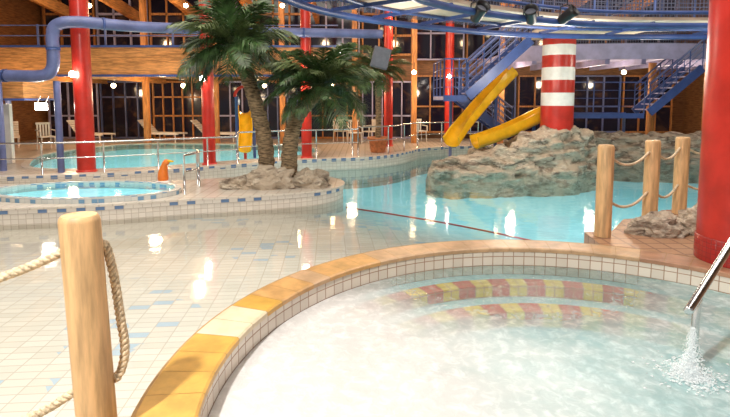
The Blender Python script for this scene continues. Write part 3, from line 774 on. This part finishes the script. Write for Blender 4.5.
# ------------------------------------------------------------ slides
def slide(path,r,label,supports=(),sup=BLUE):
    P=catmull(path,10); o0=Vector(path[-1]); e=empty('water_slide',o0,label,'water slide')
    b=B(); rows=[]
    for i,p in enumerate(P):
        t=(P[min(i+1,len(P)-1)]-P[max(0,i-1)]).normalized(); sd=t.cross(Vector((0,0,1))).normalized(); up=sd.cross(t)
        row=[]
        prof=[(-1.0,.7),(-1.0,.35)]+[(math.cos(pi+pi*k/12),math.sin(pi+pi*k/12)*.75) for k in range(13)]+[(1.0,.35),(1.0,.7)]
        op=[(1.18,.74),(1.16,.3)]+[(1.14*math.cos(-pi*k/12),-.9*abs(math.sin(pi*k/12))) for k in range(13)]+[(-1.16,.3),(-1.18,.74)]
        for x_,z_ in prof+op: row.append(b.bm.verts.new(p-o0+(sd*x_+up*z_)*r))
        rows.append(row)
    for i in range(len(rows)-1):
        n=len(rows[0])
        for k in range(n): b.face([rows[i][k],rows[i][(k+1)%n],rows[i+1][(k+1)%n],rows[i+1][k]])
    b.face(rows[0]); b.face(rows[-1][::-1])
    part(autosmooth(b.obj('chute',YEL),50),e,'glossy yellow trough with high sides')
    for k,(idx,zb) in enumerate(supports):
        p=P[idx]-o0; q=B(); q.tube([(p.x,p.y,zb-o0.z),(p.x,p.y,p.z-r*.8)],.05,10); part(q.obj('support',sup,True),e,'painted support post')
    return e
slide([(4.35,14.85,2.45),(3.95,14.8,2.05),(3.5,14.65,1.6),(3.1,14.45,1.18),(2.75,14.25,.8),(2.5,14.0,.52),(2.42,13.9,.44)],.21,'tall yellow open water slide dropping behind the rocks',[(12,-.6)])
slide([(5.3,14.6,1.25),(4.9,14.5,1.08),(4.3,14.35,.82),(3.7,14.2,.6),(3.1,14.05,.42)],.23,'second yellow open water slide running down into the rocks',[(10,-.6)])
ts=slide([(-3.9,16.2,1.3),(-3.8,15.8,1.2),(-3.65,15.3,.6),(-3.6,14.9,.1)],.17,'small multicoloured toddler slide at the distant pool',[(6,-.3)],RED)
o0=Vector((-3.6,14.9,.1))
for dx in (-.28,.28):
    b=B(); b.tube([Vector((-3.9+dx,16.3,-.3))-o0,Vector((-3.9+dx,16.3,1.7))-o0],.05,10); part(b.obj('frame_post',BLUE,True),ts,'blue frame post')
b=B(); b.tube([Vector((-3.9+.33*math.cos(a),16.3,1.7+.33*math.sin(a)))-o0 for a in [pi*k/10 for k in range(11)]],.05,10); part(b.obj('arch',RED,True),ts,'red arch')
# ------------------------------------------------------------ railings
def railing(path,h,sp,rails,label,mt=STEEL,r=.02):
    P=catmull(path,8); o0=Vector(path[0]); e=empty('pool_railing',o0,label,'railing')
    for z in rails:
        b=B(); b.tube([p-o0+Vector((0,0,z)) for p in P],r if z==max(rails) else r*.6,8); part(b.obj('rail_bar',mt,True),e)
    D=0;nx_=0
    for i in range(len(P)):
        if i: D+=(P[i]-P[i-1]).length
        if D>=nx_ or i==len(P)-1:
            b=B(); p=P[i]-o0; b.tube([p,p+Vector((0,0,h))],r,8); part(b.obj('post',mt,True),e); nx_=D+sp
    return e
railing([(-8.6,7.9,-.07),(-7.6,8.1,-.07),(-6.95,8.6,-.07),(-7.0,9.3,-.07)],.75,.8,(.75,.4),'stainless railing by the toddler basin')
railing([(-8.4,10.75,-.03),(-6.9,10.95,-.03),(-5.4,11.55,-.03),(-4.2,12.25,-.03),(-3.3,12.85,-.03)],.7,1.1,(.7,.36),'curved stainless railing along the far pool coping')
railing([(-3.3,12.9,-.03),(-2.2,13.6,-.03),(-1.1,14.0,-.03),(-.2,14.35,-.03)],.8,1.0,(.8,.42),'long stainless railing along the deck behind the palms')
railing([(-.2,14.35,-.03),(.7,15.0,-.03),(1.15,15.7,-.03),(1.6,16.6,-.03),(2.5,17.3,-.03),(4,17.65,-.03)],.85,1.0,(.85,.45),'curved steel railing at the pool deck edge')
railing([(-3.25,8.9,-.07),(-3.15,9.4,-.07),(-3.35,9.9,-.07)],.7,.8,(.7,.4),'short stainless railing beside the toddler basin')
e=empty('water_play_figure',(-4.05,9.93,-.07),'orange pear-shaped water toy on a pale round base','water toy')
b=B(); b.lathe([(0,0),(.16,0),(.15,.06),(.1,.08),(0,.08)],seg=24); part(b.obj('base',WHITE,True),e)
b=B(); b.tube(catmull([(0,0,.07),(0,0,.2),(.02,0,.32),(.05,0,.42),(.12,0,.47)],5),[.09,.1,.105,.105,.1,.1,.095,.09,.085,.08,.075,.07,.065,.06,.058,.058,.06,.062,.06,.05,.03],14); part(b.obj('body',ORG,True),e)
b=B(); b.tube([(.1,0,.47),(.22,0,.46)],[.035,.012],10); part(b.obj('spout',YEL,True),e)
# ------------------------------------------------------------ chairs and loungers
def chair(loc,rz):
    e=empty('garden_chair',loc,'cream plastic garden chair on the pool deck','chair','cream garden chairs')
    b=B(); b.box((0,0,.43),(.46,.44,.04),None,.015); part(b.obj('seat',CHAIRW),e)
    b=B()
    for k in range(5): b.box((-.18+k*.09,.23,.66),(.05,.025,.42))
    b.box((0,.235,.88),(.46,.03,.07),None,.01); part(b.obj('backrest',CHAIRW),e)
    for sx in (-1,1):
        for sy in (-1,1):
            b=B(); b.tube([(sx*.22,sy*.21,0),(sx*.2,sy*.19,.42)],.02,6); part(b.obj('leg',CHAIRW),e)
        b=B(); b.beam((sx*.24,-.2,.64),(sx*.24,.22,.66),.04,.03); b.beam((sx*.24,-.2,.43),(sx*.24,-.2,.64),.035,.035); part(b.obj('armrest',CHAIRW),e)
    e.rotation_euler=(0,0,rz); return e
c0_=chair((-.4,19.2,-.1),.3)
for x,y,r in [(-1.0,20.2,2.8),(.2,19.9,-1),(2.2,20.2,.4),(-9.5,12.2,2.0),(-9.9,13.0,1.2),(-10.9,14.2,.4),(-11.6,14.9,1.4),(-11.8,15.9,3.5),(-11.0,17.2,.9)]: dup(c0_,(x,y,-.1),r)
def lounger(loc,rz):
    e=empty('sun_lounger',loc,'white slatted sun lounger by the window wall','sun lounger','white sun loungers')
    b=B(); b.beam((-.3,-.9,.33),(-.3,.5,.33),.05,.06); b.beam((.3,-.9,.33),(.3,.5,.33),.05,.06)
    for k in range(11): b.box((0,-.85+k*.13,.36),(.6,.09,.025))
    part(b.obj('bed',WHITE),e)
    R_=Matrix.Rotation(.8,3,'X'); b=B()
    for k in range(6): b.box(R_@Vector((0,.06+k*.12,0))+Vector((0,.5,.36)),(.6,.09,.025),R_)
    part(b.obj('backrest',WHITE),e)
    for x in (-.28,.28):
        for y in (-.75,.4): b=B(); b.tube([(x,y,0),(x,y,.33)],.025,6); part(b.obj('leg',WHITE),e)
    e.rotation_euler=(0,0,rz); return e
l0=lounger((-10.9,19.9,-.1),1.2)
for x,y,r in [(-8.2,20.3,1.3),(-6.0,20.3,1.5),(-13.0,18.2,.6)]: dup(l0,(x,y,-.1),r)
for i,(x,y,z) in enumerate([(-11.5,18,2.1),(-9,18,2.1),(-6.5,18,2.1),(-3.6,18,2.1),(-1.2,18,2.1),(4.9,18.5,2.6),(7.2,18.5,2.6),(9.5,18.5,2.6),(-10,18.5,5.0),(-6.5,18.5,5.0),(-3,18.5,5.0),(.8,18.5,5.0),(1.8,18.5,2.6),(6,18.5,4.7)]):
    e=empty('pendant_lamp',(x,y,z),'small warm glowing pendant globe lamp','lamp','pendant lamps')
    b=B(); b.sphere((0,0,0),.08,3); part(b.obj('globe',LAMPW,True),e)
    b=B(); b.tube([(0,0,.07),(0,0,.38)],.012,6); part(b.obj('stem',BLACK,True),e)
# ------------------------------------------------------------ lights
def area(loc,rot,sx,sy,en,col):
    L=bpy.data.lights.new('area_light','AREA'); L.shape='RECTANGLE'; L.size=sx; L.size_y=sy; L.energy=en; L.color=col
    o=bpy.data.objects.new('area_light',L); o.location=loc; o.rotation_euler=rot; COL.objects.link(o); return o
def pt(loc,en,col,r=.15):
    L=bpy.data.lights.new('point_light','POINT'); L.energy=en; L.color=col; L.shadow_soft_size=r
    o=bpy.data.objects.new('point_light',L); o.location=loc; COL.objects.link(o); return o
area((-4,8,7.6),(0,0,0),8,8,860,(1,.92,.8))
area((6,7,7.6),(0,0,0),6,6,430,(1,.95,.88))
k_=area((-2.35,-.35,5.6),(0,0,0),.3,.3,520,(1,.97,.92)); k_.rotation_euler=(Vector((.0,3.2,0))-Vector((-2.35,-.35,5.6))).to_track_quat('-Z','Y').to_euler()
area((0,17,7.6),(0,0,0),18,5,150,(1,.76,.5))
for x in (-11,-7.5,-4,-.5,2.5): pt((x,18.6,1.9),80,(1,.7,.42))
for x in (-10,-6,-2,1.5,5,9): pt((x,17.6,4.4),105,(1,.7,.4))
for x in (-10,-6,-2): pt((x,14.0,1.7),36,(1,.76,.5))
for x in (5.5,8.5,11): pt((x,18.6,2.3),65,(1,.8,.58))
pt((4.0,10.2,2.5),75,(1,.92,.82),.3); pt((7.5,10.0,2.5),60,(1,.92,.82),.3); pt((.6,8.4,2.6),32,(1,.88,.75),.3)  # unseen fill lights added below the footbridge, which blocks the ceiling lights
pt((3.4,11.8,2.4),70,(1,.88,.72),.3); pt((7.4,13.0,2.6),50,(1,.88,.72),.3)
W=bpy.data.worlds.new('warm_ambient_fill'); W.use_nodes=True; scene.world=W  # even warm ambient fill added for brightness instead of a dark sky
W.node_tree.nodes['Background'].inputs[0].default_value=(.95,.88,.8,1); W.node_tree.nodes['Background'].inputs[1].default_value=.3
# ------------------------------------------------------------ camera
cd=bpy.data.cameras.new('camera'); cd.sensor_width=36; cd.lens=500/730*36; cd.shift_y=-66.5/730; cd.clip_start=.05
co=bpy.data.objects.new('camera',cd); co.location=(0,0,1.65); co.rotation_euler=(math.radians(85),0,0); COL.objects.link(co); scene.camera=co
scene.view_settings.view_transform='Standard'
scene.view_settings.look='None'
scene.view_settings.exposure=.22
